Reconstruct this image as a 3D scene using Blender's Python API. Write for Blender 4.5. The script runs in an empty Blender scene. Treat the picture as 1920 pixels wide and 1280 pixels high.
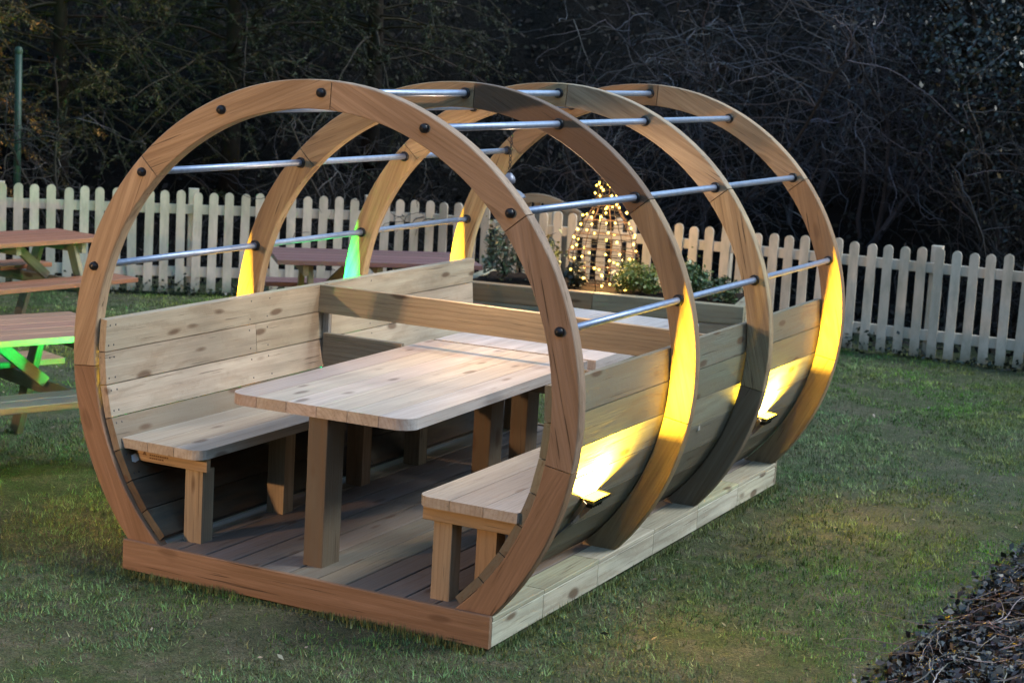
import bpy, math, random
import numpy as np
from mathutils import Vector, Matrix

# ---------------------------------------------------------------- units
S = 1.2                      # one layout unit = 1.2 m; z = 0 of the layout is the ring centre
ZC = 0.858                   # ring centre above the lawn, in units
def V(x, y, z): return Vector((x*S, y*S, (z+ZC)*S))
G = -ZC                      # lawn level in layout units
rnd = random.Random(11)
rng = np.random.default_rng(5)
sc = bpy.context.scene
COL = sc.collection

# ---------------------------------------------------------------- camera
YAW, PITCH, ROLL, FPX = -0.459118, -0.161538, 0.058081, 3449.11
cam_d = bpy.data.cameras.new('camera'); cam = bpy.data.objects.new('camera', cam_d); COL.objects.link(cam)
cam_d.sensor_width = 36.0; cam_d.lens = FPX/1920*36.0; cam_d.clip_start = 0.05; cam_d.clip_end = 400
fwd = Vector((math.sin(YAW)*math.cos(PITCH), math.cos(YAW)*math.cos(PITCH), math.sin(PITCH)))
rgt = Vector((math.cos(YAW), -math.sin(YAW), 0)); upv = rgt.cross(fwd)
r2 = rgt*math.cos(ROLL)+upv*math.sin(ROLL); u2 = -rgt*math.sin(ROLL)+upv*math.cos(ROLL)
CAMP = Vector((4.3284, -6.7524, 2.5563))
cam.matrix_world = Matrix(((r2.x, u2.x, -fwd.x, CAMP.x), (r2.y, u2.y, -fwd.y, CAMP.y), (r2.z, u2.z, -fwd.z, CAMP.z), (0, 0, 0, 1)))
cam_d.dof.use_dof = True; cam_d.dof.focus_distance = 8.6; cam_d.dof.aperture_fstop = 4.5
sc.camera = cam

# ---------------------------------------------------------------- sky, dusk light, exposure
SUN_EL, SUN_AZ = math.radians(46), math.radians(64)      # weak cool light from the right
w = bpy.data.worlds.new('World'); sc.world = w; w.use_nodes = True
nt = w.node_tree; bg = nt.nodes['Background']
sky = nt.nodes.new('ShaderNodeTexSky'); sky.sky_type = 'NISHITA'; sky.sun_disc = False
sky.sun_elevation = math.radians(6.0); sky.sun_rotation = SUN_AZ; sky.air_density = 1.0; sky.ozone_density = 1.9; sky.dust_density = 1.0
nt.links.new(sky.outputs[0], bg.inputs[0]); bg.inputs[1].default_value = 0.15
sd = bpy.data.lights.new('sun', 'SUN'); sd.energy = 0.42; sd.angle = math.radians(12); sd.color = (.98, 1.0, .95)
sun = bpy.data.objects.new('sun', sd); COL.objects.link(sun)
sdir = Vector((math.sin(SUN_AZ)*math.cos(SUN_EL), math.cos(SUN_AZ)*math.cos(SUN_EL), math.sin(SUN_EL)))
sun.rotation_euler = sdir.to_track_quat('Z', 'Y').to_euler()
vs = sc.view_settings; vs.view_transform = 'Standard'; vs.look = 'None'; vs.exposure = 2.75; vs.gamma = 1.0; vs.use_curve_mapping = False
sc.render.engine = 'CYCLES'; sc.cycles.use_denoising = True; sc.cycles.max_bounces = 6; sc.cycles.sample_clamp_indirect = 4.0

# ---------------------------------------------------------------- helpers
class MB:
    """collects prisms, bars, tubes and domes; build() links them as ONE mesh object"""
    def __init__(s): s.v = []; s.f = []; s.g = []; s.c = []; s.sm = []
    def add(s, vs_, fs, gr, col, smooth=False):
        b = len(s.v); s.v += [Vector(q) for q in vs_]; s.f += [tuple(b+i for i in f) for f in fs]
        s.sm += [smooth]*len(fs)
        s.g += gr; s.c += [col]*len(vs_)
    def prism(s, poly, o, ex, ey, ez, h, col=(.4, .33, .24), grain=0):
        """polygon (metres, in ex,ey) at o extruded by h along ez"""
        n = len(poly); off = Vector((rnd.uniform(-9, 9), rnd.uniform(.02, .14)*rnd.choice((-1, 1)), rnd.uniform(.03, .10)))
        vv = []; gg = []
        for k in (0, 1):
            for (a, b) in poly:
                vv.append(o+ex*a+ey*b+ez*(h*k))
                l = (a, b, h*k); gg.append(Vector((l[grain], l[(grain+1) % 3], l[(grain+2) % 3]))+off)
        fs = [tuple(range(n-1, -1, -1)), tuple(range(n, 2*n))]+[(i, (i+1) % n, n+(i+1) % n, n+i) for i in range(n)]
        if ex.cross(ey).dot(ez)*h < 0: fs = [f[::-1] for f in fs]
        s.add(vv, fs, gg, col)
    def bar(s, p0, p1, wd, wid, thk, col=(.4, .33, .24), ch=.003):
        """timber from p0 to p1 (centre line); wd = direction of its width; chamfered edges"""
        ez = (p1-p0); L = ez.length; ez = ez/L; ex = (wd-ez*wd.dot(ez)).normalized(); ey = ez.cross(ex)
        a, b = wid/2, thk/2
        s.prism([(-a+ch, -b), (a-ch, -b), (a, -b+ch), (a, b-ch), (a-ch, b), (-a+ch, b), (-a, b-ch), (-a, -b+ch)], p0, ex, ey, ez, L, col, grain=2)
    def box(s, lo, hi, axis, col=(.4, .33, .24), ch=.003):
        """axis-aligned timber given in layout units, grain along axis (0,1,2)"""
        a = V(*lo); b = V(*hi); c = (a+b)/2; d = b-a
        p0 = c.copy(); p1 = c.copy(); p0[axis] = a[axis]; p1[axis] = b[axis]
        wd = Vector((0, 0, 0)); wa = (axis+1) % 3; wd[wa] = 1
        s.bar(p0, p1, wd, d[wa], d[(axis+2) % 3], col, min(ch, abs(d[wa])*.2, abs(d[(axis+2) % 3])*.2))
    def tube(s, pts, rad, col=(.4, .4, .4), n=8, caps=True):
        pts = [Vector(p) for p in pts]; rr = rad if isinstance(rad, (list, tuple)) else [rad]*len(pts)
        vv = []; gg = []; fs = []; x0 = None; ln = 0
        for i, p in enumerate(pts):
            t = (pts[min(i+1, len(pts)-1)]-pts[max(i-1, 0)]).normalized()
            if x0 is None: x0 = t.orthogonal().normalized()
            x0 = (x0-t*x0.dot(t)).normalized(); y0 = t.cross(x0)
            if i: ln += (p-pts[i-1]).length
            for k in range(n):
                a = 2*math.pi*k/n; q = x0*math.cos(a)*rr[i]+y0*math.sin(a)*rr[i]
                vv.append(p+q); gg.append(Vector((ln, q.x, q.z)))
        for i in range(len(pts)-1):
            for k in range(n): fs.append((i*n+k, i*n+(k+1) % n, (i+1)*n+(k+1) % n, (i+1)*n+k))
        s.add(vv, fs, gg, col, True)
        if caps: s.sm += [False, False]; b = len(s.v)-len(vv); s.f += [tuple(b+k for k in range(n-1, -1, -1)), tuple(b+(len(pts)-1)*n+k for k in range(n))]
    def lathe(s, o, ax, prof, col=(.4, .4, .4), n=16):
        """profile [(r, h)] turned about ax through o"""
        ax = ax.normalized(); x0 = ax.orthogonal().normalized(); y0 = ax.cross(x0); vv = []; gg = []; fs = []
        for (r, h) in prof:
            for k in range(n):
                a = 2*math.pi*k/n; vv.append(o+ax*h+x0*math.cos(a)*r+y0*math.sin(a)*r); gg.append(Vector((h, r, 0)))
        for i in range(len(prof)-1):
            for k in range(n): fs.append((i*n+k, i*n+(k+1) % n, (i+1)*n+(k+1) % n, (i+1)*n+k))
        s.add(vv, fs, gg, col, True)
    def build(s, name, mat, parent=None, base=None):
        o0 = base if base is not None else (wloc(parent) if parent else Vector((0, 0, 0)))
        me = bpy.data.meshes.new(name); me.from_pydata([tuple(q-o0) for q in s.v], [], s.f)
        at = me.attributes.new('gr', 'FLOAT_VECTOR', 'POINT'); at.data.foreach_set('vector', [c for g in s.g for c in g])
        at = me.attributes.new('col', 'FLOAT_COLOR', 'POINT'); at.data.foreach_set('color', [q for c in s.c for q in (c[0], c[1], c[2], 1.0)])
        me.polygons.foreach_set('use_smooth', s.sm); me.materials.append(mat); me.update()
        o = bpy.data.objects.new(name, me); COL.objects.link(o)
        if parent: o.parent = parent
        else: o.location = o0
        return o
def wloc(o):
    p = Vector(o.location)
    while o.parent: o = o.parent; p = p+Vector(o.location)
    return p
def tag(o, label=None, cat=None, group=None, kind=None):
    for k, v_ in (('label', label), ('category', cat), ('group', group), ('kind', kind)):
        if v_: o[k] = v_
    return o
def thing(name, label, cat, loc, group=None):
    o = bpy.data.objects.new(name, None); COL.objects.link(o); o.location = loc; o.empty_display_size = .1
    return tag(o, label, cat, group)
def np_mesh(name, verts, k, mat, col=None, parent=None, base=None):
    """a mesh of separate k-gons from an (N*k,3) array, colour per face"""
    o0 = base if base is not None else (wloc(parent) if parent else Vector((0, 0, 0)))
    n = len(verts); nf = n//k; me = bpy.data.meshes.new(name)
    me.vertices.add(n); me.vertices.foreach_set('co', (verts-np.array(o0)).astype(np.float32).ravel())
    me.loops.add(n); me.loops.foreach_set('vertex_index', np.arange(n, dtype=np.int32))
    me.polygons.add(nf); me.polygons.foreach_set('loop_start', np.arange(0, n, k, dtype=np.int32))
    me.update(calc_edges=True)
    if col is not None:
        at = me.attributes.new('col', 'FLOAT_COLOR', 'POINT')
        c4 = np.ones((n, 4), np.float32); c4[:, :3] = np.repeat(col, k, axis=0); at.data.foreach_set('color', c4.ravel())
    me.materials.append(mat)
    o = bpy.data.objects.new(name, me); COL.objects.link(o)
    if parent: o.parent = parent
    else: o.location = o0
    return o
def project(P):
    d = P-np.array(CAMP); z = d@np.array(fwd)
    return 960+FPX*(d@np.array(r2))/z, 640-FPX*(d@np.array(u2))/z, z
def vnoise(x, y, seed=0, res=256):
    """smooth value noise, numpy"""
    t = np.random.default_rng(seed).random((res, res)); xi = np.floor(x).astype(int); yi = np.floor(y).astype(int)
    fx = x-xi; fy = y-yi; fx = fx*fx*(3-2*fx); fy = fy*fy*(3-2*fy); g = lambda a, b: t[a % res, b % res]
    return (g(xi, yi)*(1-fx)+g(xi+1, yi)*fx)*(1-fy)+(g(xi, yi+1)*(1-fx)+g(xi+1, yi+1)*fx)*fy

# ---------------------------------------------------------------- materials
class NT:
    def __init__(s, name):
        s.m = bpy.data.materials.new(name); s.m.use_nodes = True; s.t = s.m.node_tree; s.b = s.t.nodes['Principled BSDF']
    def n(s, typ, **kw):
        q = s.t.nodes.new('ShaderNode'+typ)
        for k, v_ in kw.items(): setattr(q, k, v_)
        return q
    def set(s, node, **kw):
        for k, v_ in kw.items(): node.inputs[k.replace('_', ' ')].default_value = v_
        return node
    def l(s, a, b): s.t.links.new(a, b)
    def math(s, op, a, b=None, c=None, clamp=False):
        q = s.n('Math', operation=op, use_clamp=clamp)
        for i, x in enumerate((a, b, c)):
            if x is None: continue
            if isinstance(x, (int, float)): q.inputs[i].default_value = x
            else: s.l(x, q.inputs[i])
        return q.outputs[0]
    def mix(s, f, a, b, mode='MIX'):
        q = s.n('Mix', data_type='RGBA', blend_type=mode)
        for i, x in ((0, f), (6, a), (7, b)):
            if isinstance(x, (int, float)): q.inputs[i].default_value = x
            elif isinstance(x, tuple): q.inputs[i].default_value = (*x, 1)
            else: s.l(x, q.inputs[i])
        return q.outputs[2]
    def noise(s, vec, scale, detail=3, rough=.55, dist=0):
        q = s.n('TexNoise'); s.set(q, Scale=scale, Detail=detail, Roughness=rough, Distortion=dist)
        if vec is not None: s.l(vec, q.inputs['Vector'])
        return q
    def vmul(s, vec, k, add=(0, 0, 0)):
        q = s.n('Mapping'); q.inputs['Scale'].default_value = k; q.inputs['Location'].default_value = add; s.l(vec, q.inputs[0]); return q.outputs[0]
    def ramp(s, f, *stops):
        q = s.n('ValToRGB'); e = q.color_ramp.elements
        while len(e) < len(stops): e.new(.5)
        for i, (p, c) in enumerate(stops): e[i].position = p; e[i].color = (c, c, c, 1) if isinstance(c, (int, float)) else (*c, 1)
        s.l(f, q.inputs[0]); return q.outputs[0]

def wood_material(name, ring=.45, streak=.35, knot=.8, stain=.3, stain_col=(.17, .165, .13), rough=.62, spec=.3, cracks=.5, tonek=.45, bandk=.5):
    m = NT(name); g = m.n('Attribute', attribute_name='gr').outputs['Vector']; c = m.n('Attribute', attribute_name='col').outputs['Color']
    wob = m.noise(m.vmul(g, (1.1, 5, 5)), 1.0, 2).outputs['Color']
    wv = m.n('VectorMath', operation='MULTIPLY_ADD'); m.l(wob, wv.inputs[0]); wv.inputs[1].default_value = (0, .09, .09); m.l(g, wv.inputs[2])
    wave = m.n('TexWave', wave_type='RINGS', rings_direction='X', wave_profile='SIN'); m.l(wv.outputs[0], wave.inputs[0])
    m.set(wave, Scale=15.0, Distortion=1.2, Detail=2.0, Detail_Scale=2.0)
    rg = m.ramp(wave.outputs['Fac'], (.25, 0.0), (.72, .25), (.95, 1.0))
    st = m.noise(m.vmul(g, (2.2, 85, 85)), 1.0, 4, .75).outputs['Fac']
    st = m.ramp(st, (.35, 0.0), (.75, 1.0))
    band = m.ramp(m.noise(m.vmul(g, (.7, 26, 26), (1, 7, 4)), 1.0, 4, .65).outputs['Fac'], (.34, 1.0), (.62, 0.0))
    # knots: sparse stretched cells
    vo = m.n('TexVoronoi', feature='F1', distance='EUCLIDEAN'); m.l(m.vmul(wv.outputs[0], (2.6, 8, 8)), vo.inputs[0]); m.set(vo, Scale=1.0, Randomness=1.0)
    kn = m.ramp(vo.outputs['Distance'], (.11, 1.0), (.19, 0.0))
    bl = m.ramp(m.noise(m.vmul(g, (1.6, 6, 6)), 1.0, 4, .6).outputs['Fac'], (.42, 0.0), (.68, 1.0))
    ck = m.ramp(m.noise(m.vmul(g, (2.6, 90, 90), (3, 3, 3)), 1.0, 2, .5).outputs['Fac'], (.665, 0.0), (.71, 1.0))
    tone = m.noise(m.vmul(g, (1.3, 9, 9), (5, 1, 2)), 1.0, 3, .6).outputs['Fac']
    c = m.mix(m.ramp(tone, (.3, tonek), (.62, 0.0)), c, m.mix(.45, c, (.17, .085, .035)))
    col = m.mix(m.math('MULTIPLY', rg, ring), c, m.mix(.62, c, (.16, .09, .04)))
    col = m.mix(m.math('MULTIPLY', st, streak), col, m.mix(.5, col, (.12, .085, .05)))
    col = m.mix(m.math('MULTIPLY', band, bandk), col, m.mix(.6, col, (.13, .075, .04)))
    col = m.mix(m.math('MULTIPLY', bl, stain), col, stain_col)
    col = m.mix(m.math('MULTIPLY', kn, knot), col, (.09, .05, .028))
    col = m.mix(m.math('MULTIPLY', ck, cracks), col, (.05, .032, .02))
    m.l(col, m.b.inputs['Base Color'])
    m.set(m.b, Roughness=rough); m.b.inputs['Specular IOR Level'].default_value = spec
    bmp = m.n('Bump'); m.set(bmp, Strength=.35, Distance=.004); h = m.math('ADD', m.math('MULTIPLY', rg, -.4), m.math('ADD', m.math('MULTIPLY', st, -.6), m.math('MULTIPLY', ck, -1.0)))
    m.l(h, bmp.inputs['Height']); m.l(bmp.outputs[0], m.b.inputs['Normal'])
    return m.m
M = {}
M['wood'] = wood_material('weathered_pine', ring=.35, streak=.35, stain=.42, tonek=.5)
M['deck'] = wood_material('deck_boards', ring=.3, streak=.5, stain=.5, stain_col=(.13, .115, .10), rough=.55)
M['ringwood'] = wood_material('ring_timber', ring=.16, streak=.85, knot=.45, stain=.3, cracks=.8, stain_col=(.17, .105, .06), tonek=.7, bandk=.8)
M['table'] = wood_material('table_pine', ring=.22, streak=.22, knot=.65, stain=.3, stain_col=(.34, .31, .28), rough=.5, spec=.4, cracks=.35)
M['stained'] = wood_material('stained_picnic_boards', ring=.15, streak=.5, knot=.2, stain=.25, stain_col=(.12, .07, .06), rough=.42, spec=.4)

def plain(name, col, rough=.6, metal=0, spec=.4, noise=0, nscale=20, col2=None, bump=0):
    m = NT(name)
    if noise:
        tc = m.n('TexCoord').outputs['Object']; f = m.noise(tc, nscale, 5, .65).outputs['Fac']
        m.l(m.mix(m.ramp(f, (.35, 0.0), (.7, noise)), col, col2 or tuple(x*.4 for x in col)), m.b.inputs['Base Color'])
        if bump:
            b = m.n('Bump'); m.set(b, Strength=bump, Distance=.01); m.l(f, b.inputs['Height']); m.l(b.outputs[0], m.b.inputs['Normal'])
    else: m.b.inputs['Base Color'].default_value = (*col, 1)
    m.set(m.b, Roughness=rough, Metallic=metal); m.b.inputs['Specular IOR Level'].default_value = spec
    return m.m
M['galv'] = plain('galvanised_tube', (.27, .34, .47), .42, .6, .5, .6, 35, (.16, .20, .29))  # blue of the reflected sky tinted into the tube colour
M['black'] = plain('black_plastic', (.012, .012, .015), .35)
M['cable'] = plain('black_cable', (.01, .01, .01), .5)
M['lampmetal'] = plain('black_lamp_housing', (.02, .02, .02), .45, .3)
M['steel'] = plain('bare_bracket_steel', (.32, .28, .27), .45, .7)
M['shade'] = plain('grey_enamel', (.20, .215, .27), .4, .4)
def fence_material():
    m = NT('fence_paint'); tc = m.n('TexCoord').outputs['Object']; c = m.n('Attribute', attribute_name='col').outputs['Color']
    f = m.noise(m.vmul(tc, (9, 9, 3)), 1.0, 5, .65).outputs['Fac']; d = m.noise(tc, 22, 4, .7).outputs['Fac']; sp = m.n('SeparateXYZ'); m.l(tc, sp.inputs[0])
    col = m.mix(m.ramp(f, (.4, 0.0), (.72, .75)), c, (.28, .275, .22))
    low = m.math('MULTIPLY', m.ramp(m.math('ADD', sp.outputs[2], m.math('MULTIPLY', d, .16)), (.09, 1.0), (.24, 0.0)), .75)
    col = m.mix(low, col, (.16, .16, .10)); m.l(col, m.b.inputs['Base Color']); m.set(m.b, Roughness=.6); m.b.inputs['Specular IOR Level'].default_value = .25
    return m.m
M['fence'] = fence_material()
M['pole'] = plain('green_paint', (.012, .036, .028), .5)
M['soil'] = plain('planter_soil', (.025, .017, .012), .95, 0, .1, .9, 30, (.008, .006, .005), .8)
M['paper'] = plain('pale_tag', (.55, .68, .78), .6)
M['ink'] = plain('stamp_ink', (.13, .075, .04), .8)
M['nail'] = plain('dark_screw', (.05, .045, .05), .5, .5)
def emit(name, col, strength):
    m = bpy.data.materials.new(name); m.use_nodes = True; b = m.node_tree.nodes['Principled BSDF']
    b.inputs['Base Color'].default_value = (*col, 1); b.inputs['Emission Color'].default_value = (*col, 1); b.inputs['Emission Strength'].default_value = strength
    return m
M['glass_yellow'] = emit('lit_yellow_glass', (1, .75, .05), 1.9)
M['glass_green'] = emit('lit_green_glass', (.02, 1, .22), 12)
M['bulb'] = emit('warm_bulb', (1, .66, .10), 1.6)
M['pendant_bulb'] = emit('pendant_bulb_glass', (1, .74, .50), 12)
M['lantern_glass'] = emit('lantern_glass', (1, .55, .2), 30)

def leafmat(name, rough=.5, spec=.4, trans=0.0):
    m = NT(name); c = m.n('Attribute', attribute_name='col').outputs['Color']; m.l(c, m.b.inputs['Base Color'])
    m.set(m.b, Roughness=rough); m.b.inputs['Specular IOR Level'].default_value = spec
    return m.m
M['leaf'] = leafmat('evergreen_leaf', .38, .5)
M['needle'] = leafmat('conifer_needle', .6, .3)
M['blade'] = leafmat('grass_blade', .6, .25)
M['litter'] = leafmat('dead_leaf', .45, .45)
M['ivy'] = leafmat('undergrowth_leaf', .75, .2)
M['twig'] = leafmat('bare_twig', .7, .25)
M['bark'] = plain('bark', (.018, .014, .011), .9, 0, .2, .9, 14, (.008, .006, .005), .7)

def ground_material():
    m = NT('lawn_soil'); tc = m.n('TexCoord').outputs['Object']
    a = m.noise(tc, .9, 5, .6).outputs['Fac']; b = m.noise(tc, 6, 6, .7).outputs['Fac']; d = m.noise(tc, 45, 4, .7).outputs['Fac']
    col = m.mix(m.ramp(a, (.4, 0.0), (.62, 1.0)), (.062, .10, .032), (.105, .115, .065))
    col = m.mix(m.ramp(b, (.45, 0.0), (.65, .7)), col, (.19, .165, .12))
    col = m.mix(m.ramp(d, (.35, .55), (.6, 0.0)), col, (.02, .018, .012))
    e = m.noise(tc, 130, 3, .75).outputs['Fac']; col = m.mix(m.ramp(e, (.38, .85), (.55, 0.0)), col, (.018, .022, .010)); col = m.mix(m.ramp(e, (.60, 0.0), (.75, .5)), col, (.16, .16, .10))
    m.l(col, m.b.inputs['Base Color']); m.set(m.b, Roughness=.9); m.b.inputs['Specular IOR Level'].default_value = .15
    bp = m.n('Bump'); m.set(bp, Strength=.8, Distance=.03); m.l(d, bp.inputs['Height']); m.l(bp.outputs[0], m.b.inputs['Normal'])
    return m.m
M['ground'] = ground_material()
def bank_material():
    m = NT('bank_earth'); tc = m.n('TexCoord').outputs['Object']
    b = m.noise(tc, 1.3, 6, .7).outputs['Fac']; d = m.noise(tc, 14, 5, .75).outputs['Fac']
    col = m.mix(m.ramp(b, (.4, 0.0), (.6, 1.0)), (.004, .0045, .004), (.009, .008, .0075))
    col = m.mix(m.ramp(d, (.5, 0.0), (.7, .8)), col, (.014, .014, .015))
    m.l(col, m.b.inputs['Base Color']); m.set(m.b, Roughness=.9); m.b.inputs['Specular IOR Level'].default_value = .1
    bp = m.n('Bump'); m.set(bp, Strength=1, Distance=.1); m.l(d, bp.inputs['Height']); m.l(bp.outputs[0], m.b.inputs['Normal'])
    return m.m
M['bank'] = bank_material()

def jit(c, k=.08):
    f = 1+rnd.uniform(-k, k); return tuple(max(0, x*f*(1+rnd.uniform(-k, k)*.4)) for x in c)
GREY = (.36, .34, .26); PALE = (.47, .42, .34); TAN = (.44, .34, .22); TOPC = (.56, .48, .40)
X, Y, Z = Vector((1, 0, 0)), Vector((0, 1, 0)), Vector((0, 0, 1))

# ================================================================ STRUCTURE
def grid_mesh(name, xs, ys, zf, mat):
    XX, YY = np.meshgrid(xs, ys); ZZ = zf(XX, YY); n, mm = XX.shape
    vv = np.stack([XX, YY, ZZ], -1).reshape(-1, 3); idx = np.arange(n*mm).reshape(n, mm)
    f = np.stack([idx[:-1, :-1], idx[:-1, 1:], idx[1:, 1:], idx[1:, :-1]], -1).reshape(-1, 4)
    me = bpy.data.meshes.new(name); me.from_pydata(vv.tolist(), [], f.tolist()); me.materials.append(mat)
    me.polygons.foreach_set('use_smooth', [True]*len(f)); me.update()
    o = bpy.data.objects.new(name, me); COL.objects.link(o); return o
def lawn_z(x, y): return .012*(vnoise(x*2.2+50, y*2.2+50, 3)-.5)+.02*(vnoise(x*.6+9, y*.6+9, 4)-.5)-.012
near = grid_mesh('lawn', np.concatenate([[-120, -60, -30], np.linspace(-14, 9, 185), [20, 60, 120]]), np.concatenate([[-60, -20], np.linspace(-9, 12, 170), [30, 90, 150]]), lawn_z, M['ground'])
tag(near, kind='structure')

FL = [(-11.0, 1.5), (-3.65, 7.42), (4.5, 8.05)]           # fence line (layout units)
F0 = np.array((-6.2, 5.37)); F1 = np.array((-3.65, 7.42)); F2 = np.array((1.2, 7.75))
def behind(x, y):
    """distance behind the fence line, layout units"""
    r = []
    for a, b in ((F0, F1), (F1, F2)):
        d = (b-a)/np.linalg.norm(b-a); nrm = np.array((-d[1], d[0])); r.append((x-a[0])*nrm[0]+(y-a[1])*nrm[1])
    return np.maximum(r[0], r[1])
def bank_h(x, y):
    d = behind(x/S, y/S)*S
    h = 5.6*np.clip((d-1.6)/6.0, 0, 1)**1.15
    h = h*(1+.25*(vnoise(x*.7+30, y*.7+30, 8)-.5))+.45*(vnoise(x*1.9+40, y*1.9+40, 9)-.5)*np.clip(d-1.5, 0, 1)
    return np.where(d < 1.5, -.25, h)
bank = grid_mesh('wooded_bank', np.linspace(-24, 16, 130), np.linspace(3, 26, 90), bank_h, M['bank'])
tag(bank, kind='structure')
def far_h(x, y):
    q = np.hypot(x, y-1.5); h = (1+1.3*np.clip((-x-1)/7, 0, 1))*7.5*np.clip((q-13.5)/3.5, 0, 1)**.8*(.8+.4*vnoise(x*.5+60, y*.5+60, 12)); return np.where((q < 13.4) | (behind(x/S, y/S) > .6), -1.5, h)
tag(grid_mesh('sky_block_ring', np.linspace(-34, 34, 90), np.linspace(-32, 30, 90), far_h, M['bank']), kind='structure')     # unseen bank added to cut low sky light, raised on the left

# ================================================================ THE BARREL POD
RO, RI, RT = 1.097, .991, .055
ringY = [0.0, 1.09, 1.985, 3.064]
A0, DA = 89.6, 24.236
rodA = [A0+DA*k for k in (-3, -2, -1, 0, 1, 2, 3)]
DECK = -.745
pod = thing('barrel_pod', 'round wooden barrel-shaped garden pod of four open hoops joined by steel rods', 'garden pod', V(0, 1.5, G))
jointA = [A0+DA*k-2.2 for k in (-4, -2, 0, 2, 4)]
ringcols = [
    [(.33, .205, .135), (.41, .29, .205), (.43, .305, .215), (.48, .355, .225), (.47, .35, .235), (.29, .18, .12)],
    [(.38, .29, .16), (.36, .25, .15), (.13, .085, .06), (.42, .31, .19), (.40, .29, .17), (.34, .25, .15)],
    [(.27, .22, .17), (.50, .38, .22), (.46, .37, .25), (.50, .38, .22), (.50, .36, .19), (.4, .3, .18)],
    [(.40, .30, .18), (.34, .22, .12), (.45, .33, .20), (.32, .21, .12), (.50, .37, .2), (.4, .3, .18)]]
loA_o = math.degrees(math.asin((DECK-.015)/RO)); loA_i = math.degrees(math.asin((DECK-.015)/RI))
for ri, y0 in enumerate(ringY):
    ring = bpy.data.objects.new('hoop', None); COL.objects.link(ring); ring.parent = pod; ring.location = (0, 0, 0); ring.empty_display_size = .1
    jj = [None]+jointA+[None]
    for si in range(6):
        def ends(k, r):
            if k == 0: return loA_o if r == RO else loA_i
            if k == 6: return 180-(loA_o if r == RO else loA_i)
            return jointA[k-1]
        ao, bo, ai, bi = ends(si, RO), ends(si+1, RO), ends(si, RI), ends(si+1, RI)
        gap = .10; ao += gap; ai += gap; bo -= gap; bi -= gap
        N = 18; mid = math.radians((ao+bo)/2)
        mb = MB(); off = Vector((rnd.uniform(-9, 9), rnd.uniform(.02, .12), rnd.uniform(.03, .1)))
        vv = []; gg = []; ch = .004
        tx = Vector((-math.sin(mid), 0, math.cos(mid))); nx = Vector((math.cos(mid), 0, math.sin(mid)))
        prof = [(0, ch), (ch, 0), (1-ch, 0), (1, ch), (1, RT-ch), (1-ch, RT), (ch, RT), (0, RT-ch)]
        for i in range(N+1):
            t = i/N; a_o = math.radians(ao+(bo-ao)*t); a_i = math.radians(ai+(bi-ai)*t)
            Pi = Vector((RI*math.cos(a_i), 0, RI*math.sin(a_i))); Po = Vector((RO*math.cos(a_o), 0, RO*math.sin(a_o)))
            for (u, yy) in [(0, .004), (.03, 0), (.97, 0), (1, .004), (1, RT-.004), (.97, RT), (.03, RT), (0, RT-.004)]:
                q = Pi+(Po-Pi)*u; vv.append(V(q.x, y0+yy, q.z))
                gg.append(Vector((q.dot(tx)*S, q.dot(nx)*S-.9*S, yy*S))+off)
        fs = [tuple(range(7, -1, -1)), tuple(N*8+k for k in range(8))]
        for i in range(N):
            for k in range(8): fs.append((i*8+k, i*8+(k+1) % 8, (i+1)*8+(k+1) % 8, (i+1)*8+k))
        mb.add(vv, fs, gg, jit(ringcols[ri][si], .05)); mb.build('hoop_segment', M['ringwood'], ring)
    for a in rodA:
        c = V(1.05*math.cos(math.radians(a)), y0, 1.05*math.sin(math.radians(a))); mb = MB()
        if ri == 0:
            r = .0205
            mb.lathe(c, -Y, [(r*1.04, -.001), (r*1.04, .004), (r, .011), (r*.78, .019), (r*.4, .0235), (.0005, .025)], n=18); mb.build('bolt_cap', M['black'], ring)
        else:
            mb.lathe(c, -Y, [(.017, .001), (.028, .001), (.028, .009), (.024, .013), (.017, .013)], n=16); mb.build('grommet', M['black'], ring)
for a in rodA:
    mb = MB(); x, z = 1.05*math.cos(math.radians(a)), 1.05*math.sin(math.radians(a))
    mb.tube([V(x, .02, z), V(x, .9, z), V(x, 1.9, z), V(x, 3.05, z)], .0165, n=14); mb.build('steel_rod', M['galv'], pod)
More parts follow.
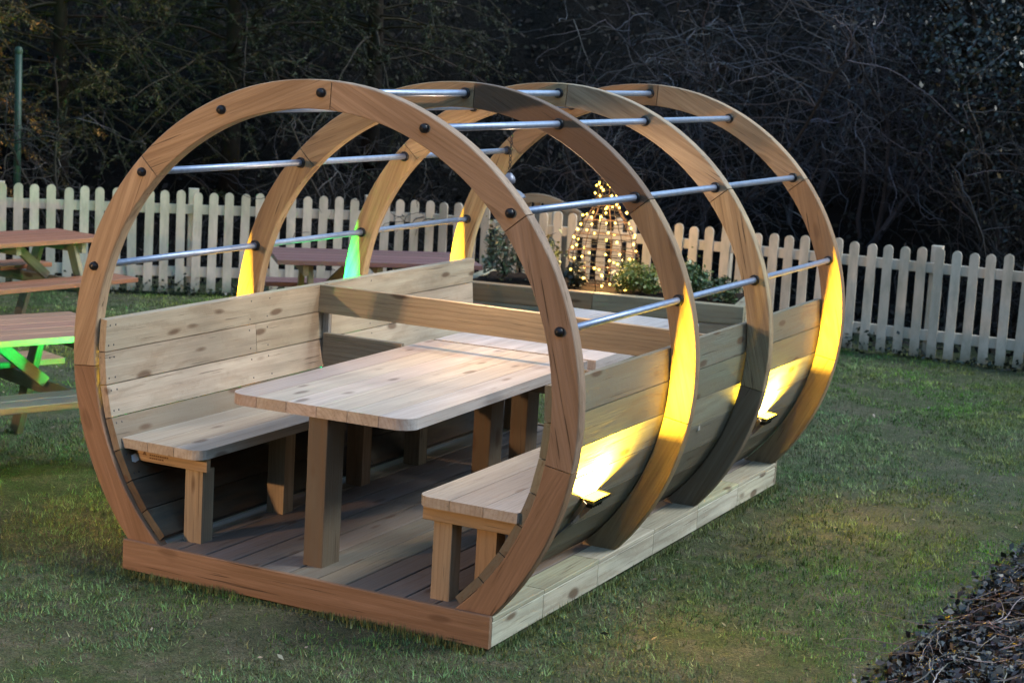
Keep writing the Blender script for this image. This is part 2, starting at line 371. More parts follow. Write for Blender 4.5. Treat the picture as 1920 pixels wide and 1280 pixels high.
# curved side panels: boards laid along the pod on the inside of the hoops
seams = [6.6-7.75*k for k in range(8)]
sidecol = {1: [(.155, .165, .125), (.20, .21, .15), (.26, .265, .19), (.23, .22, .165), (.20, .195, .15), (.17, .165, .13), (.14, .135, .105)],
           -1: [(.44, .39, .30), (.43, .37, .28), (.44, .39, .31), (.20, .18, .14), (.06, .055, .045), (.05, .046, .038), (.045, .042, .035)]}  # lower left boards coloured dark to paint in the shade under the bench
breaks = [[.02, 1.62, 3.085], [.02, 1.05, 2.2, 3.085], [.02, 1.62, 3.085], [.02, 1.3, 2.35, 3.085], [.02, 1.6, 3.085], [.02, 1.1, 2.2, 3.085], [.02, 1.6, 3.085]]
for sx in (1, -1):
    for k in range(7):
        mb = MB(); a, b = math.radians(seams[k]-.12), math.radians(seams[k+1]+.12); rO, rI = .9885, .957
        poly = [(sx*rO*math.cos(a), rO*math.sin(a)), (sx*rI*math.cos(a), rI*math.sin(a)), (sx*rI*math.cos(b), rI*math.sin(b)), (sx*rO*math.cos(b), rO*math.sin(b))]
        brk = breaks[k] if sx < 0 else [.02, 3.085]
        tint = rnd.uniform(.93, 1.07)
        for j in range(len(brk)-1):
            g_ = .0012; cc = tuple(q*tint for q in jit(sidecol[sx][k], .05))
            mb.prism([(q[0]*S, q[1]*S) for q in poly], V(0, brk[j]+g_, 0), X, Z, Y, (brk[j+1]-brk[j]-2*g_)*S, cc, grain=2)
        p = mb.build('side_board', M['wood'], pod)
        if sx < 0 and k < 5:
            sm = MB(); am = (a*.82+b*.18, a*.18+b*.82)
            for yy in (.045, .075, 1.0, 1.14, 2.02):
                for aa in am:
                    sm.lathe(V(sx*.9565*math.cos(aa), yy+rnd.uniform(-.006, .006), .9565*math.sin(aa)), Vector((-sx*math.cos(aa), 0, -math.sin(aa))), [(.0055, 0), (.005, .0012), (.0005, .0014)], n=8)
            sm.build('screw', M['nail'], p)
# base frame and deck
mb = MB(); mb.box((-.812, -.022, -.858), (.812, -.002, -.738), 0, (.32, .205, .14)); mb.build('front_board', M['ringwood'], pod)
mb = MB(); mb.box((-.812, 3.10, -.858), (.812, 3.12, -.738), 0, (.30, .25, .18)); mb.build('back_board', M['wood'], pod)
for sx in (1, -1):
    mb = MB(); cuts = [0, .42, .92, 1.5, 2.02, 2.55, 3.098] if sx > 0 else [0, 1.5, 3.098]
    for j in range(len(cuts)-1):
        mb.box((sx*.790, cuts[j]+.0015, -.858), (sx*.812, cuts[j+1]-.0015, -.766), 1, jit((.60, .585, .47), .07))
        mb.box((sx*.700, cuts[j]+.0015, -.763), (sx*.814, cuts[j+1]-.0015, -.745), 1, jit((.50, .50, .37), .14))
    mb.build('edge_board', M['wood'], pod)
nb = 11; x = -.697; wdk = 1.394/nb
for i in range(nb):
    mb = MB(); cuts = [0, 1.2+.5*((i*7) % 3), 3.09]
    for j in range(2): mb.box((x+i*wdk+.004, cuts[j]+.002, -.775), (x+(i+1)*wdk-.004, cuts[j+1]-.002, DECK), 1, jit((.20, .18, .168) if i % 3 else (.23, .20, .17), .13))
    mb.build('deck_board', M['deck'], pod)
# partition across the middle
mb = MB(); mb.box((-.955, 1.555, -.022), (.962, 1.585, .108), 0, (.42, .335, .215)); mb.build('partition_board', M['wood'], pod)
mb = MB(); mb.box((-.925, 1.556, -.31), (-.505, 1.584, -.115), 0, (.33, .28, .20)); mb.build('partition_board', M['wood'], pod)
mb = MB(); mb.box((.40, 1.556, -.31), (.925, 1.584, -.115), 0, (.33, .24, .17)); mb.build('partition_board', M['wood'], pod)
for sx in (-1, 1):
    mb = MB(); mb.box((sx*.92, 1.587, -.31), (sx*.945, 1.612, .05), 2, (.40, .39, .36)); mb.build('batten', M['wood'], pod)
# pale tag stuck under the left bench
aa = math.radians(-27.2); n_ = Vector((math.cos(aa), 0, -math.sin(aa))); t_ = Vector((math.sin(aa), 0, math.cos(aa)))
mb = MB(); c = V(-.9555*math.cos(aa), .085, .9555*math.sin(aa)) + n_*.003
mb.prism([(-.030, -.014), (-.010, -.022), (.022, -.015), (.032, .006), (.012, .020), (-.020, .015)], c, Y, t_, n_, .0015, (.6, .7, .8)); mb.build('paper_tag', M['paper'], pod)

# ---------------------------------------------------------------- benches
def rounded(x0, x1, y0, y1, corners, r, n=6):
    """rectangle with chosen rounded corners (order: x0y0, x1y0, x1y1, x0y1)"""
    P = []
    for i, (cx, cy, a0) in enumerate(((x0, y0, 180), (x1, y0, 270), (x1, y1, 0), (x0, y1, 90))):
        if i in corners:
            ox = cx+(r if cx == x0 else -r); oy = cy+(r if cy == y0 else -r)
            for k in range(n+1):
                a = math.radians(a0+90*k/n); P.append((ox+r*math.cos(a), oy+r*math.sin(a)))
        else: P.append((cx, cy))
    return P
def clip_poly(P, f):
    """keep the part of polygon where f(p) >= 0 (linear along edges)"""
    R = []
    for i in range(len(P)):
        a, b = P[i], P[(i+1) % len(P)]; fa, fb = f(a), f(b)
        if fa >= 0: R.append(a)
        if (fa >= 0) != (fb >= 0):
            t = fa/(fa-fb); R.append((a[0]+(b[0]-a[0])*t, a[1]+(b[1]-a[1])*t))
    return R
def planked_top(mb, P, axis_cuts, z0, th, cols, along_y=True, xf=None):
    """slab polygon P cut into boards at x = axis_cuts"""
    for i in range(len(axis_cuts)-1):
        lo, hi = axis_cuts[i]+.0012, axis_cuts[i+1]-.0012
        Q = clip_poly(clip_poly(P, lambda p: p[0]-lo), lambda p: hi-p[0])
        if len(Q) < 3: continue
        if xf: Q = [xf(q) for q in Q]
        mb.prism([(q[0]*S, q[1]*S) for q in Q], V(0, 0, z0), X, Y, Z, th*S, jit(cols[i % len(cols)], .06), grain=1)
def bench(label, sx, xin, y0, y1, legs, front_round):
    b = thing('bench', label, 'bench', V(sx*(xin+.2), (y0+y1)/2, DECK), 'fixed benches along the sides of the barrel pod')
    xo = .884
    mb = MB(); lo, hi = (-xo, -xin) if sx < 0 else (xin, xo)
    corner = ({1} if sx < 0 else {0}) if front_round else ({2} if sx < 0 else {3})
    P = rounded(lo, hi, y0, y1, corner, .055)
    w_ = (hi-lo)/3.0; cuts = [lo, lo+w_, lo+2*w_, hi]
    planked_top(mb, P, cuts, -.392, .038, [(.42, .38, .32), (.46, .40, .33), (.50, .45, .39)]); mb.build('seat', M['table'], b)
    for (yl, two) in legs:
        x0 = xin+.045
        mb = MB(); mb.box((sx*x0, yl, DECK), (sx*(x0+.078), yl+.075, -.4495 if two else -.394), 2, jit((.43, .33, .22))); mb.build('leg', M['wood'], b)
        if two and sx > 0:
            mb = MB(); mb.box((sx*.765, yl+.02, -.66), (sx*.69, yl+.09, -.4495), 2, jit((.43, .30, .17))); mb.build('leg', M['wood'], b)
        mb = MB()
        if two: mb.box((sx*(xin+.01), yl-.022, -.449), (sx*.86, yl+.003, -.393), 0, (.50, .34, .19))
        else: mb.box((sx*(x0+.08), yl+.01, -.46), (sx*.84, yl+.04, -.393), 0, jit((.36, .29, .2)))
        mb.build('seat_rail', M['wood'], b)
        if two and sx < 0:                                   # timber grade stamp: illegible rows of print with a small mark
            st = MB()
            for r_, (xa, xb) in enumerate(((-.79, -.745), (-.79, -.70), (-.79, -.73))):
                q = xa
                while q < xb:
                    l_ = rnd.uniform(.004, .010); st.box((q, yl-.0232, -.410-.012*r_), (q+l_, yl-.0222, -.404-.012*r_), 0, ch=.0001); q += l_+.003
            st.prism([(-.012, -.008), (.012, -.008), (0, .013)], V(-.815, yl-.0232, -.416), X, Z, Y, .001); st.build('grade_stamp', M['ink'], b)
    return b
bench('pale bench along the left inside wall of the barrel, nearest the open front', -1, .505, .045, 1.545, [(.125, True), (.70, False), (1.33, False)], True)
bench('short-looking bench inside the right wall of the barrel, cut off by the front hoop', 1, .475, .005, 1.545, [(.065, True), (.68, False), (1.33, False)], True)
bench('bench on the left inside wall behind the partition boards, in shadow', -1, .505, 1.62, 3.06, [(1.85, False), (2.90, False)], False)
bench('bench on the right inside wall behind the partition boards, almost hidden', 1, .475, 1.62, 3.06, [(1.85, False), (2.90, False)], False)

# ---------------------------------------------------------------- the two tables on the centre line
def pod_table(label, x0, x1, y0, y1, corners, posts, rot, cols):
    t = thing('long_table', label, 'table', V((x0+x1)/2, (y0+y1)/2, DECK), 'plank tables down the middle of the barrel pod')
    cx, cy = (x0+x1)/2, (y0+y1)/2; c_, s_ = math.cos(rot), math.sin(rot)
    xf = lambda q: (cx+(q[0]-cx)*c_-(q[1]-cy)*s_, cy+(q[0]-cx)*s_+(q[1]-cy)*c_)
    P = rounded(x0, x1, y0, y1, corners, .075, 8); n = 6; cuts = [x0+(x1-x0)*i/n for i in range(n+1)]
    mb = MB(); planked_top(mb, P, cuts, -.164, .044, cols, xf=xf); mb.build('tabletop', M['table'], t)
    for (px, py) in posts:
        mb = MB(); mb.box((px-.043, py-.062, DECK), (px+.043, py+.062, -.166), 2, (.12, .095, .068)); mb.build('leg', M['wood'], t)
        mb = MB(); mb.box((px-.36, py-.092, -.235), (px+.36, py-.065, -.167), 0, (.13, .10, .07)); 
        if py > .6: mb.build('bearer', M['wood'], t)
    return t
tc = [(.42, .36, .31), (.55, .47, .39), (.57, .49, .42), (.56, .48, .39), (.54, .48, .41), (.48, .45, .42)]
pod_table('long pale plank table in the front half of the barrel, rounded corners facing out', -.462, .338, .125, 1.80, {0, 1}, [(-.036, .20), (-.06, 1.60)], math.radians(1.6), tc)
pod_table('second plank table end to end behind the first, bluish white, passing under the partition', -.50, .315, 1.83, 3.30, {2, 3}, [(-.10, 2.05), (-.12, 3.05)], math.radians(2.0), [(.50, .48, .48), (.52, .49, .48), (.50, .48, .47)])

# ---------------------------------------------------------------- floodlights on the pod
def floodlight(label, sx, y, glass, col, power, spread=150, tilt=6):
    z = -.415; a = math.radians(-24.5); c = V(sx*.934, y, z+.022)
    f = thing('floodlight', label, 'floodlight', c, 'coloured floodlights fixed to the sides of the barrel pod')
    t = math.radians(tilt)
    n = Vector((sx*math.sin(t), 0, math.cos(t))); u = Vector((sx*math.cos(t), 0, -math.sin(t))); v = Y
    hw, hl = .032, .085
    R = lambda k, h: [c+u*(k*hw*i)+v*(k*hl*j)+n*h for i, j in ((-1, -1), (1, -1), (1, 1), (-1, 1))]
    mb = MB(); vv = R(1.12, .004)+R(1.12, -.008)+R(.85, -.020)+R(.5, -.032)
    fs = [(12, 13, 14, 15)]
    for k in range(3):
        for i in range(4): fs.append((4*k+i, 4*k+(i+1) % 4, 4*k+4+(i+1) % 4, 4*k+4+i))
    inner = R(1.0, .004); b = len(vv); vv += inner
    for i in range(4): fs.append((i, b+i, b+(i+1) % 4, (i+1) % 4))
    mb.add(vv, fs, [Vector((0, 0, 0))]*len(vv), (0, 0, 0))
    for k in range(5):
        q = c+v*(-.05+.025*k)+n*-.036; mb.prism([(-.014, -.010), (.014, -.010), (.02, .012), (-.02, .012)], q, u, n, v, .003, (0, 0, 0))
    mb.build('housing', M['lampmetal'], f)
    g = MB(); q = R(.995, .0015); g.add(q, [(0, 1, 2, 3)], [Vector((0, 0, 0))]*4, (1, 1, 1)); g.build('glass', glass, f)
    br = MB(); w0 = V(sx*.9895*math.cos(math.radians(-30)), y, .9895*math.sin(math.radians(-30)))
    for j in (-1, 1):
        s0 = c+v*(j*(hl*1.2+.004))-n*.008; s1 = w0+v*(j*.045)
        br.bar(s0, s0*.35+s1*.65, v, .004, .02, (.3, .3, .3), .0005); br.bar(s0*.35+s1*.65, s1, v, .004, .02, (.3, .3, .3), .0005)
    br.bar(w0-v*.047, w0+v*.047, Z, .03, .004, (.3, .3, .3), .0005); br.build('bracket', M['steel'], f)
    ld = bpy.data.lights.new('floodlight_beam', 'AREA'); ld.shape = 'RECTANGLE'; ld.size = hw*1.9; ld.size_y = hl*1.9; ld.energy = power; ld.color = col; ld.spread = math.radians(spread)
    lo = bpy.data.objects.new('floodlight_beam', ld); COL.objects.link(lo); lo.parent = f
    bm = n*1.0+Vector((-sx*.10, 0, 0)); lo.location = n*.006
    lo.rotation_euler = (Matrix((u.cross(n).normalized()*0+u, v, n)).transposed()@Matrix.Rotation(math.pi, 3, 'X')).to_euler()
    return f
YEL = (1.0, .635, .04); GRN = (.0, 1.0, .16)
floodlight('yellow floodlight low on the right side between the front two hoops', 1, .56, M['glass_yellow'], YEL, 70)
floodlight('yellow floodlight low on the right side between the two rear hoops', 1, 2.52, M['glass_yellow'], YEL, 70)
floodlight('yellow floodlight on the far left side behind the front two hoops', -1, .56, M['glass_yellow'], YEL, 70)
floodlight('green floodlight on the far left side between the two middle hoops', -1, 1.54, M['glass_green'], GRN, 75, 150, 24)
floodlight('yellow floodlight on the far left side beside the rearmost hoop', -1, 2.52, M['glass_yellow'], YEL, 70)
def onpanel(y, deg, out=.006): a = math.radians(deg); return V((.9885*math.cos(a))+out*math.cos(a), y, (.9885*math.sin(a))+out*math.sin(a))
def lamp_cable(label, y):
    mb = MB(); P = []
    for i in range(13):
        t = i/12; P.append(onpanel(y-.02-.43*t, -29-13.5*t-3*math.sin(t*math.pi)+1.2*math.sin(t*9), .007))
    mb.tube(P, .0045, n=6); o = mb.build('lamp_cable', M['cable'], None, P[0]); tag(o, label, 'cable', 'black cables running down from the floodlights')
lamp_cable('black cable curving down from the nearer right-hand floodlight to the front hoop', .55)
lamp_cable('black cable below the farther right-hand floodlight', 2.51)
def junction(label, y, deg):
    a = math.radians(deg); n = Vector((math.cos(a), 0, math.sin(a))); t = Vector((-math.sin(a), 0, math.cos(a))); c = onpanel(y, deg, 0)
    j = thing('junction_box', label, 'junction box', c, 'black junction boxes under the floodlights')
    mb = MB(); mb.prism([(-.035, -.03), (.035, -.03), (.035, .03), (-.035, .03)], c+n*.001, Y, t, n, .035, (0, 0, 0)); mb.build('box', M['black'], j)
    mb = MB()
    for k in range(3): mb.prism([(-.026+.02*k, -.02), (-.016+.02*k, -.02), (-.016+.02*k, .022), (-.026+.02*k, .022)], c+n*.0362, Y, t, n, .004, (0, 0, 0))
    mb.build('terminal_plate', M['steel'], j)
junction('small dark junction box with pale metal strips beside the front hoop', .13, -43)
junction('small dark junction box with pale metal strips under the rear floodlight', 2.36, -38)

# ---------------------------------------------------------------- pendant lamp over the tables
pc = V(0.01, 1.53, .60); top = V(.007, 1.53, 1.035); K = .66
sk = lambda P: [(a*K, h*K) for a, h in P]
pl = thing('pendant_lamp', 'grey two-tier pendant lamp hanging on a black chain from the top rod', 'pendant lamp', top)
mb = MB(); P = [pc+Vector((0, 0, .19))]
nl = 24; zt = (top-pc).z
for i in range(nl):
    z0 = .125+(zt-.125)*i/nl; z1 = .125+(zt-.125)*(i+1.12)/nl; r = .007; ax = X if i % 2 else Y
    for sgn in (-1, 1): mb.tube([pc+Vector((0, 0, z0))+ax*0, pc+Vector((0, 0, (z0*.75+z1*.25)))+ax*r*sgn, pc+Vector((0, 0, (z0*.25+z1*.75)))+ax*r*sgn, pc+Vector((0, 0, z1))], .0022, n=5)
mb.build('chain', M['black'], pl)
mb = MB(); mb.lathe(pc, Z, sk([(.012, .195), (.02, .190), (.030, .178), (.045, .160), (.050, .140), (.048, .118), (.03, .112)]), n=20); mb.build('cap', M['shade'], pl)
mb = MB(); mb.lathe(pc, Z, sk([(.012, .118), (.018, .090), (.03, .078), (.065, .066), (.098, .050), (.128, .028), (.138, .012), (.138, .006), (.13, .010), (.10, .040), (.05, .055), (.012, .060)]), n=28); mb.build('shade', M['shade'], pl)
mb = MB(); mb.lathe(pc, Z, sk([(.012, .058), (.016, .03), (.028, .008), (.030, -.006), (.02, -.024), (.001, -.03)]), n=16); mb.build('bulb', M['pendant_bulb'], pl)
ld = bpy.data.lights.new('pendant_light', 'POINT'); ld.energy = 7; ld.color = (1, .67, .40); ld.shadow_soft_size = .03
lo = bpy.data.objects.new('pendant_light', ld); COL.objects.link(lo); lo.parent = pl; lo.location = pc-top+Vector((0, 0, -.052))

# ---------------------------------------------------------------- picket fence
def fence_pt(t):
    """point t units along the fence from its corner, negative to the left"""
    d = (F0-F1)/np.linalg.norm(F0-F1) if t < 0 else (F2-F1)/np.linalg.norm(F2-F1)
    p = F1+d*abs(t); return p, (-d if t < 0 else d)
fence = thing('picket_fence', 'pale painted picket fence with rounded tops running behind the lawn', 'fence', V(F1[0], F1[1], G))
PT = .82; sp = .1245
posts = [-5.0, -3.43, -1.94, -.53, .98, 2.44, 4.03]
segs = [(-5.0, -3.43), (-3.43, -1.94), (-1.94, -.53), (-.53, 0), (0, .98), (.98, 2.44), (2.44, 4.03), (4.03, 5.5)]
def fence_rail(a, b):
    for z0, z1 in ((.635, .71), (.135, .215)):
        mb = MB(); pa, d = fence_pt(a+(1e-6 if a == 0 else 0)); pb, _ = fence_pt(b-(1e-6 if b == 0 else 0)); _, dm = fence_pt((a+b)/2); nb_ = Vector((-dm[1], dm[0], 0))
        A = V(pa[0], pa[1], G+(z0+z1)/2)+nb_*.028; B = V(pb[0], pb[1], G+(z0+z1)/2)+nb_*.028
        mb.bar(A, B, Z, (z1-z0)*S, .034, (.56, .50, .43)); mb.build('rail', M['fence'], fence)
for a, b in segs: fence_rail(a, b)
t = -4.98; npk = 0
while t < 5.45:
    if not (.99 < t < .99):
        p, d = fence_pt(t); dv = Vector((d[0], d[1], 0)); nv = Vector((-d[1], d[0], 0)); w2 = .0345*S; h = (PT+rnd.uniform(-.012, .010))*S; lean = rnd.uniform(-.006, .006); FT = rnd.uniform(.86, 1.08)
        poly = [(-w2, .02), (w2, .02)]+[(w2*math.cos(a)+lean*h, h-w2+w2*math.sin(a)) for a in [math.pi*k/8 for k in range(9)]]
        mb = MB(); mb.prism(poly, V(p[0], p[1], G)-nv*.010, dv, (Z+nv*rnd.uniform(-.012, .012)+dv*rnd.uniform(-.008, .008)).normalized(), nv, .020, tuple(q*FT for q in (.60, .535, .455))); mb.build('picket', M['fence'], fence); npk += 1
    t += sp
for tp in posts:
    p, d = fence_pt(tp+.045); dv = Vector((d[0], d[1], 0)); nv = Vector((-d[1], d[0], 0)); c = V(p[0], p[1], G)+nv*.096
    mb = MB(); a = .048; h = (PT+.012)*S
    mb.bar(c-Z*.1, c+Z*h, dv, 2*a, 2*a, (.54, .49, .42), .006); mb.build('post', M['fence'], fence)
# arched board standing behind the fence near the middle
p, d = fence_pt(1.02); dv = Vector((d[0], d[1], 0)); nv = Vector((-d[1], d[0], 0))
ag = thing('arched_gate', 'wooden gate with an arched top rail standing behind the picket fence', 'gate', V(p[0], p[1], G)+nv*.25)
mb = MB(); N = 16; up_ = [(-.46+.92*i/N, .98+.14*math.sin(math.pi*i/N)) for i in range(N+1)]; dn = [(x_, y_-.085) for x_, y_ in up_][::-1]
mb.prism(up_+dn, V(p[0], p[1], G)+nv*.25-dv*.22, dv, Z, nv, .04, (.34, .29, .22)); mb.build('top_rail', M['wood'], ag)
for k in range(-4, 5):
    mb = MB(); q = V(p[0], p[1], G)+nv*.292+dv*(k*.1-.22); mb.bar(q, q+Z*(.93+.1*math.cos(k*.35)), dv, .07, .018, (.34, .30, .24)); mb.build('slat', M['wood'], ag)

# ---------------------------------------------------------------- green pole behind the fence
pb_ = V(-6.48, 5.72, G); pole = thing('metal_pole', 'slim green metal pole rising behind the left end of the fence', 'pole', pb_)
mb = MB(); mb.tube([pb_, pb_+Z*1.2, pb_+Z*2.2], .034, n=14); mb.build('shaft', M['pole'], pole)
mb = MB(); mb.lathe(pb_+Z*2.2, Z, [(.036, -.03), (.04, 0), (.03, .03), (.001, .04)], n=14); mb.build('cap', M['pole'], pole)

# ---------------------------------------------------------------- picnic tables
def picnic(label, cx, cy, ang, length, width, seat_reach=.30, topc=(.30, .12, .075), legc=(.26, .25, .19), seatc=None, zt=.625, n=5):
    """ang = direction of the long axis; all in layout units"""
    u = Vector((math.cos(ang), math.sin(ang), 0)); v = Vector((u.y, -u.x, 0)); o = V(cx, cy, G); H = zt*S; SH = .375*S; L = length*S; W = width*S
    t = thing('picnic_table', label, 'picnic table', o, 'wooden A-frame picnic tables on the lawn')
    pw = W/n; mb = MB()
    for i in range(n):
        c = o+v*(-W/2+pw*(i+.5))+Z*(H-.019); mb.bar(c-u*L/2, c+u*L/2, v, pw-.007, .038, jit(topc, .13))
    mb.build('tabletop', M['stained'], t)
    r0, r1 = W/2+.03*S, W/2+seat_reach*S
    for sg in (-1, 1):
        mb = MB(); sw = (r1-r0)/2
        for k in range(2):
            c = o+v*(sg*(r0+sw*(k+.5)))+Z*(SH-.019); mb.bar(c-u*L/2, c+u*L/2, v, sw-.006, .038, jit(seatc if seatc and sg > 0 else topc, .12))
        mb.build('seat', M['stained'], t)
    for e in (-1, 1):
        ce = o+u*(e*(L/2-.28))
        for sg in (-1, 1):
            mb = MB(); mb.bar(ce+v*(sg*W*.27)+Z*(H-.04), ce+v*(sg*(W/2+.12))+Z*0.0, v, .09, .045, jit(legc, .1)); mb.build('leg', M['wood'], t)
        mb = MB(); q = ce-u*(e*.047)+Z*(SH-.085); mb.bar(q-v*(r1-.03), q+v*(r1-.03), Z, .09, .045, jit(legc, .1)); mb.build('cross_beam', M['wood'], t)
        mb = MB(); q = ce+u*(e*.047)+Z*(H-.085); mb.bar(q-v*(W/2-.05), q+v*(W/2-.05), Z, .088, .045, jit(legc, .1)); mb.build('top_batten', M['wood'], t)
        mb = MB(); mb.bar(o+u*(e*.16)+Z*(H-.042), ce-u*(e*.095)+Z*(SH-.04), u, .07, .045, jit(legc, .1)); mb.build('brace', M['wood'], t)
    mb = MB(); q = o+Z*(H-.075); mb.bar(q-v*(W/2-.05), q+v*(W/2-.05), Z, .07, .045, legc); mb.build('top_batten', M['wood'], t)
    return t
a1 = math.atan2(.927, .374)
picnic('picnic table left of the barrel with its edge lit bright green', -2.563, .941, a1, 1.5, .70, topc=(.42, .21, .12), seatc=(.11, .12, .12))
picnic('red-brown picnic table near the left end of the fence', -5.00, 3.85, math.radians(80), 1.5, .58, topc=(.34, .13, .08))
picnic('purplish picnic table behind the barrel, in front of the fence', -2.82, 5.16, math.atan2(.64, .77), 1.38, .72, topc=(.20, .10, .11), legc=(.30, .27, .14))

# ---------------------------------------------------------------- raised planter
PA = Vector((-2.62, 5.985)); PBn = Vector((-.568, 6.41)); pd = (PBn-PA).normalized(); pn = Vector((-pd.y, pd.x))
planter = thing('raised_planter', 'long raised bed of thick timber sleepers in front of the fence', 'planter', V((PA.x+PBn.x)/2, (PA.y+PBn.y)/2, G))
ZT = -.45; hh = (ZT-G)/3; dep = .85
def P2(a, b): q = PA+pd*a+pn*b; return q
Lp = (PBn-PA).length; pd3 = Vector((pd.x, pd.y, 0)); pn3 = Vector((pn.x, pn.y, 0))
for k in range(3):
    z = G+hh*(k+.5); cuts = [0, .62+.2*k, Lp] if k != 1 else [0, 1.3, Lp]
    mb = MB()
    for j in range(len(cuts)-1):
        a, b = P2(cuts[j]+.002, .04), P2(cuts[j+1]-.002, .04)
        mb.bar(V(a.x, a.y, z), V(b.x, b.y, z), Z, hh*S-.004, .1, jit((.34, .24, .15) if (j == 0 and k == 2) else (.33, .32, .24), .08), .006)
    mb.build('sleeper', M['wood'], planter)
    mb = MB(); a, b = P2(Lp-.04, .084), P2(Lp-.04, dep); mb.bar(V(a.x, a.y, z), V(b.x, b.y, z), Z, hh*S-.004, .1, jit((.32, .31, .23)), .006); mb.build('sleeper', M['wood'], planter)
    mb = MB(); a, b = P2(.04, .084), P2(.04, dep); mb.bar(V(a.x, a.y, z), V(b.x, b.y, z), Z, hh*S-.004, .1, jit((.32, .31, .23)), .006); mb.build('sleeper', M['wood'], planter)
mb = MB(); n_ = 40; vv = []; gg = []; fs = []
for i in range(n_+1):
    for j in range(9):
        q = P2(.075+(Lp-.15)*i/n_, .075+(dep-.08)*j/8); vv.append(V(q.x, q.y, ZT-.03+.03*rnd.random())); gg.append(Vector((0, 0, 0)))
for i in range(n_):
    for j in range(8): fs.append((i*9+j, i*9+9+j, i*9+10+j, i*9+j+1))
mb.add(vv, fs, gg, (0, 0, 0), True); mb.build('soil', M['soil'], planter)

# ---------------------------------------------------------------- bottle-shaped light sculpture
oc = P2(.99, .42); ob = V(oc.x, oc.y, ZT-.02)
bot = thing('light_sculpture', 'bottle-shaped wire frame covered in glowing warm white fairy lights', 'light sculpture', ob)
HB = .97
def bot_r(t):
    K = [(0, .225), (.15, .29), (.3, .315), (.45, .28), (.6, .20), (.72, .125), (.85, .085), (1, .075)]
    for (a, ra), (b, rb) in zip(K, K[1:]):
        if t <= b: s_ = (t-a)/(b-a); s_ = s_*s_*(3-2*s_); return ra+(rb-ra)*s_
    return K[-1][1]
mb = MB()
for k in range(8):
    a = 2*math.pi*k/8+.2; mb.tube([ob+Vector((bot_r(i/18)*math.cos(a), bot_r(i/18)*math.sin(a), HB*i/18)) for i in range(19)], .0042, n=5)
for t in (0, .16, .32, .47, .6, .74, .99):
    mb.tube([ob+Vector((bot_r(t)*math.cos(a), bot_r(t)*math.sin(a), HB*t)) for a in [2*math.pi*k/24 for k in range(25)]], .0042, n=5, caps=False)
mb.build('wire_frame', plain('rusty_wire', (.05, .025, .015), .8), bot)
mb = MB(); nb = 78; Pb = []
for i in range(nb):
    t = (i+.5)/nb; t = min(.99, .03+.96*t**.95); a = i*2.399+rnd.uniform(-.5, .5); r = bot_r(t)+rnd.uniform(-.01, .03)
    Pb.append(ob+Vector((r*math.cos(a), r*math.sin(a), HB*t+rnd.uniform(-.03, .03))))
order = sorted(range(nb), key=lambda i: Pb[i].z)
mb.tube([ob+Vector((bot_r(i/260)*1.02*math.cos(i*.42), bot_r(i/260)*1.02*math.sin(i*.42), HB*i/260)) for i in range(261)], .0028, n=4); mb.build('light_string', M['cable'], bot)
for i in range(nb):
    mb = MB(); r = rnd.uniform(.008, .0115); mb.lathe(Pb[i]-Z*r, Z, [(.0006, 0), (r*.7, r*.3), (r, r), (r*.7, r*1.7), (.0006, 2*r)], n=8); mb.build('bulb', M['bulb'], bot)

for zz in (.25, .62):
    ld = bpy.data.lights.new('fairy_light_glow', 'POINT'); ld.energy = 5; ld.color = (1, .60, .22); ld.shadow_soft_size = .12
    lo = bpy.data.objects.new('fairy_light_glow', ld); COL.objects.link(lo); lo.parent = bot; lo.location = (0, 0, HB*zz)
# ---------------------------------------------------------------- plants, leaf by leaf
def leaf_quads(C, N_, U_, L, W):
    """diamond leaves: centres, normals, axis, length, width"""
    N_ = N_/np.linalg.norm(N_, axis=1, keepdims=True); U_ = U_-N_*(N_*U_).sum(1, keepdims=True); U_ = U_/np.maximum(np.linalg.norm(U_, axis=1, keepdims=True), 1e-6)
    B = np.cross(N_, U_); L = L[:, None]; W = W[:, None]
    return np.stack([C-U_*L*.5, C+B*W*.5+U_*L*.05+N_*W*.12, C+U_*L*.5, C-B*W*.5+U_*L*.05+N_*W*.12], 1).reshape(-1, 3)
def colvar(base, n, k=.35, hue=.15):
    c = np.array(base)[None]*(1+rng.uniform(-k, k, (n, 1))); return np.clip(c*(1+rng.uniform(-hue, hue, (n, 3))), .001, 1)
def clumpy(n, spread, nclump, tight):
    """points in an uneven crown: clumps scattered in an ellipsoid"""
    d = rng.normal(size=(nclump, 3)); d /= np.linalg.norm(d, axis=1, keepdims=True); d *= (rng.random((nclump, 1))**.4)
    k = rng.integers(0, nclump, n); P = d[k]+rng.normal(size=(n, 3))*tight*(.6+.8*rng.random((nclump, 1)))[k]
    return P*np.array(spread), d[k]
def tubes_np(paths, r0, r1, sides=3):
    """paths (N,K,3) -> triangles/quads of thin tapered tubes as separate quads"""
    N_, K, _ = paths.shape; T = np.gradient(paths, axis=1); T /= np.maximum(np.linalg.norm(T, axis=2, keepdims=True), 1e-6)
    ref = np.where(np.abs(T[..., 2:3]) > .9, np.array([1., 0, 0]), np.array([0, 0, 1.])); A = np.cross(T, ref); A /= np.maximum(np.linalg.norm(A, axis=2, keepdims=True), 1e-6); B = np.cross(T, A)
    rad = (r0[:, None]+(r1-r0)[:, None]*np.linspace(0, 1, K)[None])[..., None]
    rings = [paths+rad*(A*math.cos(2*math.pi*s_/sides)+B*math.sin(2*math.pi*s_/sides)) for s_ in range(sides)]
    out = []
    for s_ in range(sides):
        a, b = rings[s_], rings[(s_+1) % sides]; out.append(np.stack([a[:, :-1], b[:, :-1], b[:, 1:], a[:, 1:]], 2))
    return np.concatenate([q.reshape(-1, 3) for q in out]), np.concatenate([np.repeat(np.arange(N_), K-1)]*sides)
